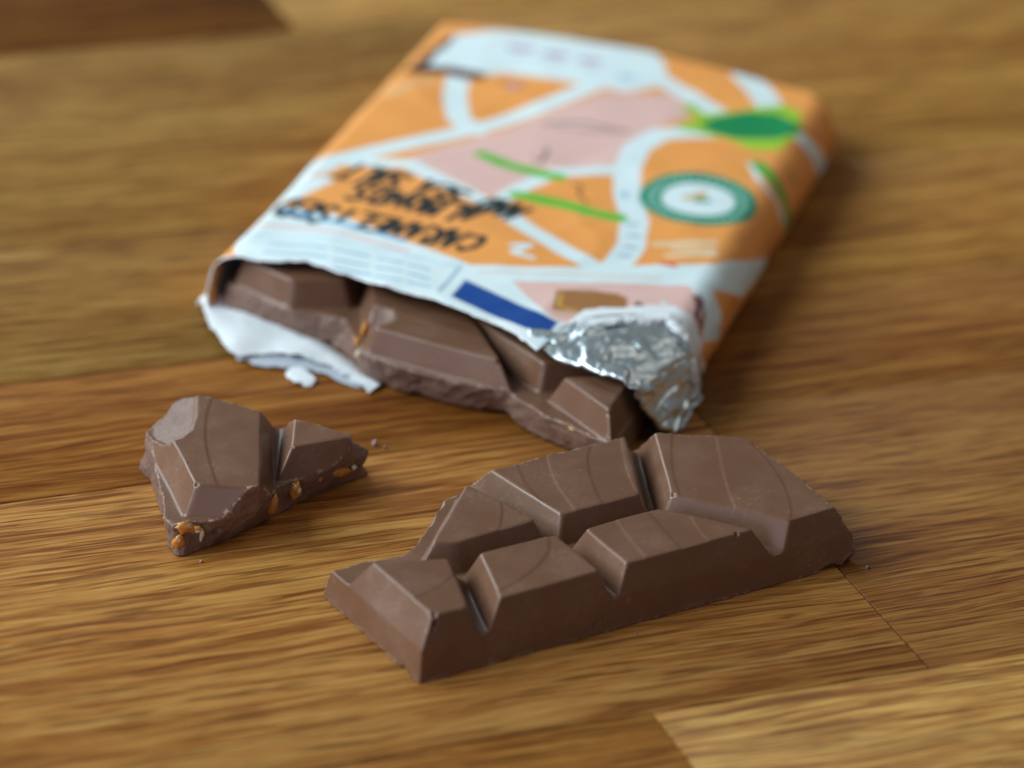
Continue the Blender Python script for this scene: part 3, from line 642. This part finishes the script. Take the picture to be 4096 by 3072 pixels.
# the dark glue in the joints, lying just below the planks' faces
mesh_obj('glue_line', [(-45, -19.3, -.05), (50, -19.3, -.05), (50, 34.3, -.05), (-45, 34.3, -.05)], [(0, 1, 2, 3)], CORE, top_e, smooth=False)

# ---------------- chocolate ----------------
def blob(seed, size, n=3, rough=.8):
    """a little angular lump"""
    bm = bmesh.new(); bmesh.ops.create_icosphere(bm, subdivisions=n, radius=1)
    rng = random.Random(seed)
    cuts = [(Vector((rng.gauss(0, 1), rng.gauss(0, 1), rng.gauss(0, 1))).normalized(), rng.uniform(.55, .85)) for _ in range(9)]
    for v in bm.verts:
        for nrm, d in cuts:
            e = v.co.dot(nrm) - d
            if e > 0: v.co -= nrm * e * .85
        v.co += v.co * rough * .25 * math.sin(v.co.x * 9 + seed) * math.cos(v.co.y * 8 + v.co.z * 7)
        v.co = Vector((v.co.x * size[0], v.co.y * size[1], v.co.z * size[2]))
    vs = [tuple(v.co) for v in bm.verts]; fs = [[v.index for v in f.verts] for f in bm.faces]
    bm.free(); return np.array(vs), np.array(fs)

def put_blob(name, seed, size, at, rz, mat, parent, n=3):
    vs, fs = blob(seed, size, n)
    o = mesh_obj(name, vs, fs, mat, parent)
    o.location = [c * CM for c in at]; o.rotation_euler = (rz * .3, rz * .2, rz); return o

def build_choc(data, root, lift=0.0):
    verts, quads, nrm, bid, fr, edge = data
    verts = verts + np.array([0, 0, lift])
    for b in range(bid.max() + 1):
        Q = quads[bid == b]
        if not len(Q): continue
        used, inv = np.unique(Q, return_inverse=True)
        mesh_obj('bar_base' if b == 0 else 'segment', verts[used], inv.reshape(Q.shape), CHOC, root, normals=nrm[used],
                 attrs={'fracture': fr[used], 'edge': edge[used]})

big = empty('chocolate_piece', (-1.08, -9.81, 0), 33.5, 'large slab of milk chocolate with six raised segments, nearest of the three pieces', 'chocolate')
BIGA = None
build_choc(big_piece(), big)

small = empty('chocolate_piece', (-4.93, -6.49, 0), 0, 'small chunk of milk chocolate with amber caramel bits, left of the large slab', 'chocolate')
build_choc(small_piece(), small)
for i, (sz, at, rz, mt) in enumerate([
        ((.21, .11, .12), (.12, .15, .43), .5, NUT), ((.13, .09, .08), (.25, .18, .38), -.3, NUT), ((.12, .09, .18), (.02, .10, .19), .2, NUT), ((.045, .035, .12), (.36, .17, .30), .4, NUTW), ((.05, .04, .03), (.30, .14, .39), .4, NUTW),
        ((.10, .13, .19), (1.33, 1.30, .30), .8, NUT), ((.09, .11, .17), (1.66, 1.70, .33), .8, NUT), ((.045, .05, .05), (1.72, 1.66, .36), .2, NUTW),
        ((.05, .05, .06), (2.02, 2.06, .37), .6, NUT), ((.26, .10, .12), (2.28, 2.36, .36), .75, NUT), ((.05, .05, .05), (2.52, 2.52, .36), .75, NUTW),
        ((.03, .06, .06), (-.24, .55, .36), .1, NUT)]):
    put_blob('caramel_bit' if mt is NUT else 'almond_bit', 40 + i, sz, at, rz, mt, small)

WX, WY, WA = -5.0, 2.0, -15.3
bar = empty('chocolate_bar', (WX, WY, 0), WA, 'milk chocolate bar with a jagged broken end, sticking out of the torn wrapper', 'chocolate')
build_choc(wrapped_bar(), bar, .04)
for i, (sz, at, rz, mt) in enumerate([((.10, .08, .10), (.38, -.02, .40), .2, NUT), ((.05, .05, .05), (.22, .03, .46), .2, NUTW), ((.07, .06, .07), (1.30, -.30, .52), .3, NUT),
        ((.07, .08, .18), (2.86, -1.02, .74), .5, NUT), ((.06, .07, .10), (2.80, -1.20, .56), .5, NUT), ((.06, .05, .09), (2.90, -1.40, .44), .2, NUTW), ((.14, .05, .05), (7.0, -2.72, .50), -.4, NUT)]):
    put_blob('caramel_bit' if mt is NUT else 'almond_bit', 80 + i, sz, at, rz, mt, bar)

# ---------------- the wrapper ----------------
wrap = empty('chocolate_wrapper', (WX, WY, 0), WA, 'orange, pink and white paper wrapper torn open at its near end, with foil lining', 'wrapper')
PAL = dict(orange=(.90, .36, .085), white=(.74, .86, .87), pink=(.80, .51, .45), brown=(.38, .165, .055), gold=(.62, .36, .06), skin=(.70, .42, .33), choc=(.10, .035, .025),
           plum=(.16, .06, .075), blue=(.0, .060, .29), slate=(.16, .30, .45), paleblue=(.50, .70, .80), leaf=(.10, .50, .045), leafd=(.07, .42, .05), ink=(.012, .02, .02), lime=(.34, .62, .035),
           green=(.0, .25, .075), rust=(.35, .12, .03), cream=(.78, .62, .40), red=(.70, .08, .04), peach=(.80, .52, .36), mauve=(.52, .36, .50), skyblue=(.36, .58, .74), slate2=(.25, .30, .50),
           red2=(.72, .22, .06), peachy=(.84, .48, .22), greytext=(.30, .21, .21), bluetext=(.12, .34, .58), bluetext2=(.24, .48, .68), badge=(.0, .27, .15))
GLYPH = {'A': [[(0, 0), (.5, 1), (1, 0)], [(.2, .4), (.8, .4)]], 'C': [[(1, .85), (.6, 1), (.1, .75), (0, .4), (.3, 0), (.9, .1)]], 'R': [[(0, 0), (0, 1), (.7, .95), (.75, .6), (0, .5), (.9, 0)]],
         'M': [[(0, 0), (.1, 1), (.5, .4), (.9, 1), (1, 0)]], 'E': [[(.9, 1), (0, 1), (0, 0), (.9, 0)], [(0, .5), (.7, .5)]], 'L': [[(0, 1), (0, 0), (.8, 0)]], 'I': [[(.4, 0), (.4, 1)]],
         'S': [[(.9, .9), (.5, 1), (.1, .8), (.2, .55), (.8, .45), (.9, .15), (.5, 0), (0, .1)]], 'D': [[(0, 0), (0, 1), (.6, .9), (.9, .5), (.6, .1), (0, 0)]], 'O': [[(.5, 0), (.05, .3), (.05, .7), (.5, 1), (.95, .7), (.95, .3), (.5, 0)]],
         'N': [[(0, 0), (0, 1), (.9, 0), (.9, 1)]], 'T': [[(0, 1), (1, 1)], [(.5, 1), (.5, 0)]], ',': [[(.2, .1), (.1, -.2)]], ' ': []}

def paint(s, v):
    """the printed design, in the flat paper's own coordinates (girth s, length v)"""
    c = np.empty(s.shape + (3,)); c[:] = PAL['orange']
    def put(mask, name): 
        w = np.clip(mask, 0, 1)[..., None]; c[:] = c * (1 - w) + np.array(PAL[name]) * w
    def window(xs, ys, pad):
        return (s > min(xs) - pad) & (s < max(xs) + pad) & (v > min(ys) - pad) & (v < max(ys) + pad)
    def capsules(pts, r, name):
        xs = [p[0] for p in pts]; ys = [p[1] for p in pts]
        w = window(xs, ys, r + .1)
        if not w.any(): return
        d = np.full(w.sum(), 9.)
        for a, b in zip(pts[:-1], pts[1:]): d = np.minimum(d, seg_dist(s[w], v[w], a, b))
        m = np.zeros(s.shape); m[w] = np.clip((r - d) / .03 + .5, 0, 1); put(m, name)
    for kind, name, w_, *rest in PRINT:
        if kind == 'poly':
            P = rest[0]; w = window([p[0] for p in P], [p[1] for p in P], .1)
            m = np.zeros(s.shape); m[w] = np.clip(-poly_sd(P, s[w], v[w]) / .03 + .5, 0, 1); put(m, name)
        elif kind == 'line': capsules(rest[0], w_ / 2, name)
        else:
            cap, txt, A, B = rest
            L = math.hypot(B[0] - A[0], B[1] - A[1]); ux, uy = (B[0] - A[0]) / L, (B[1] - A[1]) / L
            px, py = -uy, ux                       # letters stand to the left of the reading direction
            adv = L / len(txt); rng = random.Random(len(txt))
            for i, ch in enumerate(txt):
                hh = cap * rng.uniform(.85, 1.1)
                for st in GLYPH[ch]:
                    q = []
                    for gx, gy in st:
                        ax = (i + .08 + .74 * gx + .12 * gy) * adv; ay = hh * gy + rng.uniform(-.02, .02)
                        q.append((A[0] + ux * ax + px * ay, A[1] + uy * ax + py * ay))
                    capsules(q, w_ / 2, name)
    # round green seal with a ring of tiny marks and a small frog-green centre
    bx, by, R = 8.06, 5.42, 1.06
    r = np.hypot(s - bx, (v - by) * .93)
    put(np.clip((R - r) / .03 + .5, 0, 1), 'badge')
    th = np.arctan2(v - by, s - bx)
    put((np.abs(r - .84) < .07) * (np.sin(th * 34) > .1) * .55, 'white')
    put(np.clip((.66 - r) / .03 + .5, 0, 1), 'white')
    capsules([(bx - .22, by - .02), (bx - .05, by + .10), (bx + .02, by + .28)], .08, 'gold')
    capsules([(bx + .0, by - .05), (bx + .16, by + .02)], .08, 'badge')
    return c

# printed paper sleeve
sv = np.concatenate([np.linspace(0, SMAX, 345)])
NJ = 430
s_, t_ = np.meshgrid(sv, np.linspace(0, 1, NJ) ** 1.0, indexing='ij')
fv = front_v(sv)[:, None]; bvs = back_v(np.interp(sv, SECS, [p[0] for p in SEC]))[:, None] + .35
v_ = fv + (bvs - fv) * t_
x, vv, z = sheet_pos(s_, v_)
edge_d = v_ - fv
curl = np.exp(-edge_d / .16)
xs_ = np.interp(s_, SECS, [p[0] for p in SEC])
rim = sstep((xs_ - 6.15) / .2) * sstep(s_ / 1)          # the thick turned-back torn rim at the right
z = z + curl * rim * .02 + curl * (1 - rim) * .02 * vnoise2(s_, s_ * 0, .3, 77)
cols = paint(s_, v_)
wz = (edge_d + .05 * vnoise2(s_, v_, .12, 41) < .05 + rim * (.5 + .07 * vnoise2(s_, s_ * 0, .5, 45))).astype(float)
wz = np.maximum(wz, ((xs_ > 5.0) & (xs_ < 6.1) & (edge_d < .06 + .16 * np.sin(np.pi * np.clip((xs_ - 5.0) / 1.1, 0, 1)))).astype(float))[..., None]
cols = cols * (1 - wz) + np.array((.84, .88, .90)) * wz
def grid_faces(n, m, close=False):
    i, j = np.meshgrid(np.arange(n - 1), np.arange(m - 1), indexing='ij')
    a = (i * m + j).ravel()
    return np.stack([a, a + m, a + m + 1, a + 1], 1)
V = np.stack([x, vv, z], -1).reshape(-1, 3)
sleeve = mesh_obj('printed_sleeve', V, grid_faces(len(sv), NJ), PRINTM, wrap, cols=cols.reshape(-1, 3))
so = sleeve.modifiers.new('thickness', 'SOLIDIFY'); so.thickness = .018 * CM; so.offset = 1

# foil lining just inside the sleeve
s2 = np.linspace(.25, SMAX - .5, 160)
s_, t_ = np.meshgrid(s2, np.linspace(0, 1, 80), indexing='ij')
fv = front_v(s2)[:, None] + .22 + .05 * vnoise2(s2, s2 * 0, .25, 61)[:, None]
v_ = fv + (6.0 - fv) * t_
x, vv, z = sheet_pos(s_, v_, inset=.045)
mesh_obj('foil_lining', np.stack([x, vv, z + .008 * vnoise2(s_, v_, .2, 62)], -1).reshape(-1, 3), grid_faces(160, 80), FOIL, wrap)

def patch(rows, nu, nv, amp, seed, cell=.35, ridged=True, jag=0.0, facet=False):
    """smooth sheet through rows of 3d points, then crumpled"""
    R = np.array([[tuple(p) for p in r] for r in rows], float)        # rows x points x 3
    u = np.linspace(0, 1, nu); t = np.linspace(0, 1, nv)
    def interp(A, tt):      # catmull-rom along axis 0
        n = len(A); x_ = tt * (n - 1); i = np.clip(x_.astype(int), 0, n - 2); f_ = (x_ - i)[:, None, None]
        p0, p1, p2, p3 = A[np.clip(i - 1, 0, n - 1)], A[i], A[i + 1], A[np.clip(i + 2, 0, n - 1)]
        return .5 * (2 * p1 + (p2 - p0) * f_ + (2 * p0 - 5 * p1 + 4 * p2 - p3) * f_ ** 2 + (3 * p1 - p0 - 3 * p2 + p3) * f_ ** 3)
    G1 = interp(R, t) if len(R) > 2 else R[0][None] * (1 - t)[:, None, None] + R[1][None] * t[:, None, None]
    G2 = interp(G1.transpose(1, 0, 2), u)           # nu x nv x 3
    if jag:
        d = G2[:, -1] - G2[:, -2]; d /= np.linalg.norm(d, axis=1)[:, None] + 1e-9
        k = (vnoise2(u * 9, u * 0, .8, seed + 7) + .4 * vnoise2(u * 9, u * 0, .25, seed + 8) + .28 * vnoise2(u * 9, u * 0, .07, seed + 9)) * jag
        G2 = G2 + d[:, None, :] * (k[:, None] * (t ** 3)[None, :])[..., None]
    du = np.gradient(G2, axis=0); dv = np.gradient(G2, axis=1)
    nrm = np.cross(du, dv); nrm /= np.linalg.norm(nrm, axis=2)[..., None] + 1e-9
    X_, Y_ = G2[..., 0], G2[..., 1] + G2[..., 2] * .8
    if ridged:
        k = (.5 - np.abs(vnoise2(X_ + .5 * Y_, Y_ - .3 * X_, cell, seed))) + 1.0 * (.5 - np.abs(vnoise2(X_ - .7 * Y_, Y_, cell * .5, seed + 1))) + .35 * (.5 - np.abs(vnoise2(X_, Y_, cell * .22, seed + 2)))
    else: k = vnoise2(X_, Y_, cell, seed) + .22 * (.5 - np.abs(vnoise2(X_ + .6 * Y_, Y_ - .5 * X_, cell * .5, seed + 3)))
    if facet:           # creased like real foil: flat facets between random fold points
        rng = np.random.RandomState(seed)
        k = np.zeros(X_.shape)
        uu, tt = np.meshgrid(u * 3.3, t * 1.7, indexing='ij')
        for lvl, (npt, am) in enumerate(((10, .90), (34, .32), (130, .07))):
            px, py, ph = rng.uniform(0, 3.3, npt), rng.uniform(0, 1.7, npt), rng.uniform(-1, 1, npt)
            D2 = (uu[..., None] - px) ** 2 + (tt[..., None] - py) ** 2
            o3 = np.argsort(D2, axis=2)[..., :3]
            # plane through the three nearest fold points
            ax_, ay_, az_ = px[o3], py[o3], ph[o3]
            den = (ay_[..., 1] - ay_[..., 2]) * (ax_[..., 0] - ax_[..., 2]) + (ax_[..., 2] - ax_[..., 1]) * (ay_[..., 0] - ay_[..., 2])
            den = np.where(np.abs(den) < .004, .004, den)
            w0 = ((ay_[..., 1] - ay_[..., 2]) * (uu - ax_[..., 2]) + (ax_[..., 2] - ax_[..., 1]) * (tt - ay_[..., 2])) / den
            w1 = ((ay_[..., 2] - ay_[..., 0]) * (uu - ax_[..., 2]) + (ax_[..., 0] - ax_[..., 2]) * (tt - ay_[..., 2])) / den
            w0 = np.clip(w0, 0, 1); w1 = np.clip(w1, 0, 1 - w0)
            kk = az_[..., 0] * w0 + az_[..., 1] * w1 + az_[..., 2] * (1 - w0 - w1)
            for _ in range(3 - lvl): kk = (kk + np.roll(kk, 1, 0) + np.roll(kk, -1, 0) + np.roll(kk, 1, 1) + np.roll(kk, -1, 1)) / 5
            k += kk * am
        k = k * np.clip(t / .30, 0, 1)[None, :]
    G2 = G2 + nrm * (k * amp)[..., None]
    return G2.reshape(-1, 3), grid_faces(nu, nv)

top_r = [(5.75, -1.20, 1.22), (6.15, -.92, 1.28), (6.5, -.34, 1.32), (7.1, .10, 1.30), (7.6, .27, 1.24), (8.0, .24, 1.14), (8.28, .2, .80), (8.36, .25, .50), (8.36, .35, .25), (8.36, .5, .08)]
mid_r = [(5.8, -1.36, 1.20), (6.15, -1.25, 1.24), (6.55, -1.0, 1.34), (7.1, -.85, 1.36), (7.6, -.85, 1.30), (8.05, -.75, 1.14), (8.35, -.60, .86), (8.46, -.50, .55), (8.47, -.35, .28), (8.42, -.2, .06)]
low_r = [(5.85, -1.50, 1.14), (6.15, -1.62, 1.13), (6.6, -1.80, 1.12), (7.1, -1.98, 1.12), (7.6, -2.16, 1.10), (7.82, -2.02, .82), (7.98, -1.86, .52), (8.16, -1.66, .24), (8.38, -1.46, .10), (8.46, -1.1, .05)]
V, Fq = patch([top_r, mid_r, low_r], 170, 100, .20, 101, 1.0, jag=.05, facet=True)
V[:, 2] = np.maximum(V[:, 2], .02)
fo = mesh_obj('crumpled_foil', V, Fq, FOIL, wrap)
so = fo.modifiers.new('thickness', 'SOLIDIFY'); so.thickness = .012 * CM

# the turned-back white paper rim over the foil
sr = np.linspace(7.42, 9.95, 130)
fr_ = front_v(sr); rg_ = .06 * vnoise2(sr, sr * 0, .30, 171)
rows = []
for dv_, ins_, n_ in ((.24, -.022, 0), (.10, -.05, .3), (-.10, -.11, 1), (-.26, -.115, 1.3), (-.36, -.06, 1.5)):
    X3 = sheet_pos(sr, fr_ + dv_ + rg_ * n_, inset=ins_)
    rows.append(np.stack(X3, -1).tolist())
V, Fq = patch(rows, 260, 30, .012, 173, .3, False, jag=.05)
rimo = mesh_obj('torn_rim', V, Fq, PAPER, wrap); so = rimo.modifiers.new('thickness', 'SOLIDIFY'); so.thickness = .010 * CM

# torn white flap of the underside, lying in front of the bar, in two layers
inn = [(-.26, .52, .16), (-.06, .50, .07), (.40, .40, .07), (.95, .05, .06), (1.6, -.36, .06), (2.1, -.60, .06), (2.6, -.95, .05), (3.0, -1.25, .05), (3.36, -1.50, .05)]
mi1 = [(-.42, .46, .16), (-.24, .42, .20), (.34, .14, .16), (.85, -.16, .14), (1.5, -.56, .14), (2.02, -.82, .14), (2.5, -1.16, .13), (2.92, -1.40, .12), (3.36, -1.66, .10)]
mi2 = [(-.52, .30, .12), (-.40, .12, .16), (.18, -.42, .15), (.66, -.72, .16), (1.35, -.96, .15), (1.85, -1.02, .14), (2.3, -1.26, .13), (2.8, -1.54, .11), (3.32, -1.76, .08)]
out = [(-.56, .20, .06), (-.40, -.06, .10), (.16, -.98, .12), (.84, -1.60, .14), (1.18, -1.40, .15), (1.75, -1.24, .15), (2.3, -1.36, .12), (2.80, -1.66, .08), (3.26, -1.96, .05)]
V, Fq = patch([inn, mi1, mi2, out], 260, 70, .05, 131, .6, False, jag=.09)
fl = mesh_obj('torn_flap', V, Fq, PAPER, wrap); so = fl.modifiers.new('thickness', 'SOLIDIFY'); so.thickness = .010 * CM
i2 = [(.5, -.9, .07), (1.1, -1.0, .08), (1.7, -1.0, .08), (2.3, -1.15, .07), (2.9, -1.5, .05)]
o2 = [(.76, -1.55, .03), (1.1, -1.66, .04), (1.65, -1.66, .05), (2.3, -1.56, .05), (3.1, -1.80, .035)]
V, Fq = patch([i2, o2], 90, 24, .02, 141, .5, False, jag=.06)
f2 = mesh_obj('torn_flap', V, Fq, PAPERB, wrap); f2['label'] = 'greyish lower layer of the torn flap'; so = f2.modifiers.new('thickness', 'SOLIDIFY'); so.thickness = .010 * CM
V, Fq = patch([[(1.74, -1.60, .05), (1.90, -1.52, .06), (2.06, -1.60, .06)], [(1.76, -1.80, .03), (2.0, -1.84, .06), (2.28, -1.80, .05)], [(1.86, -1.90, .02), (2.06, -2.04, .05), (2.28, -2.08, .02)]], 60, 40, .010, 151, .2, False, jag=.07)
sc = mesh_obj('paper_tag', V, Fq, PAPER, wrap); so = sc.modifiers.new('thickness', 'SOLIDIFY'); so.thickness = .010 * CM

# crumbs and flakes on the wood
for px, py, r, txt in [
        (-2.16, -2.52, .085, 'pale flat chocolate crumb on the wood behind the small chunk, the larger of two'),
        (-1.98, -2.60, .05, 'small pale crumb on the wood beside a larger one, behind the small chunk'),
        (-4.55, -6.62, .035, 'tiny crumb on the wood right below the small chunk\'s nearest corner'),
        (-3.25, -5.55, .03, 'tiny crumb on the wood along the nut-studded broken edge of the small chunk'),
        (5.62, -5.62, .05, 'dark crumb on the wood under the chipped right end of the large slab'),
        (2.05, -8.02, .035, 'small crumb on the wood against the long front edge of the large slab')]:
    o = put_blob('chocolate_crumb', int(abs(px) * 100), (r, r * .75, r * .5), (px, py, r * .4), px * 3, CRUMB, None, 2)
    tag(o, txt, 'crumb', None, 'chocolate crumbs on the wood')
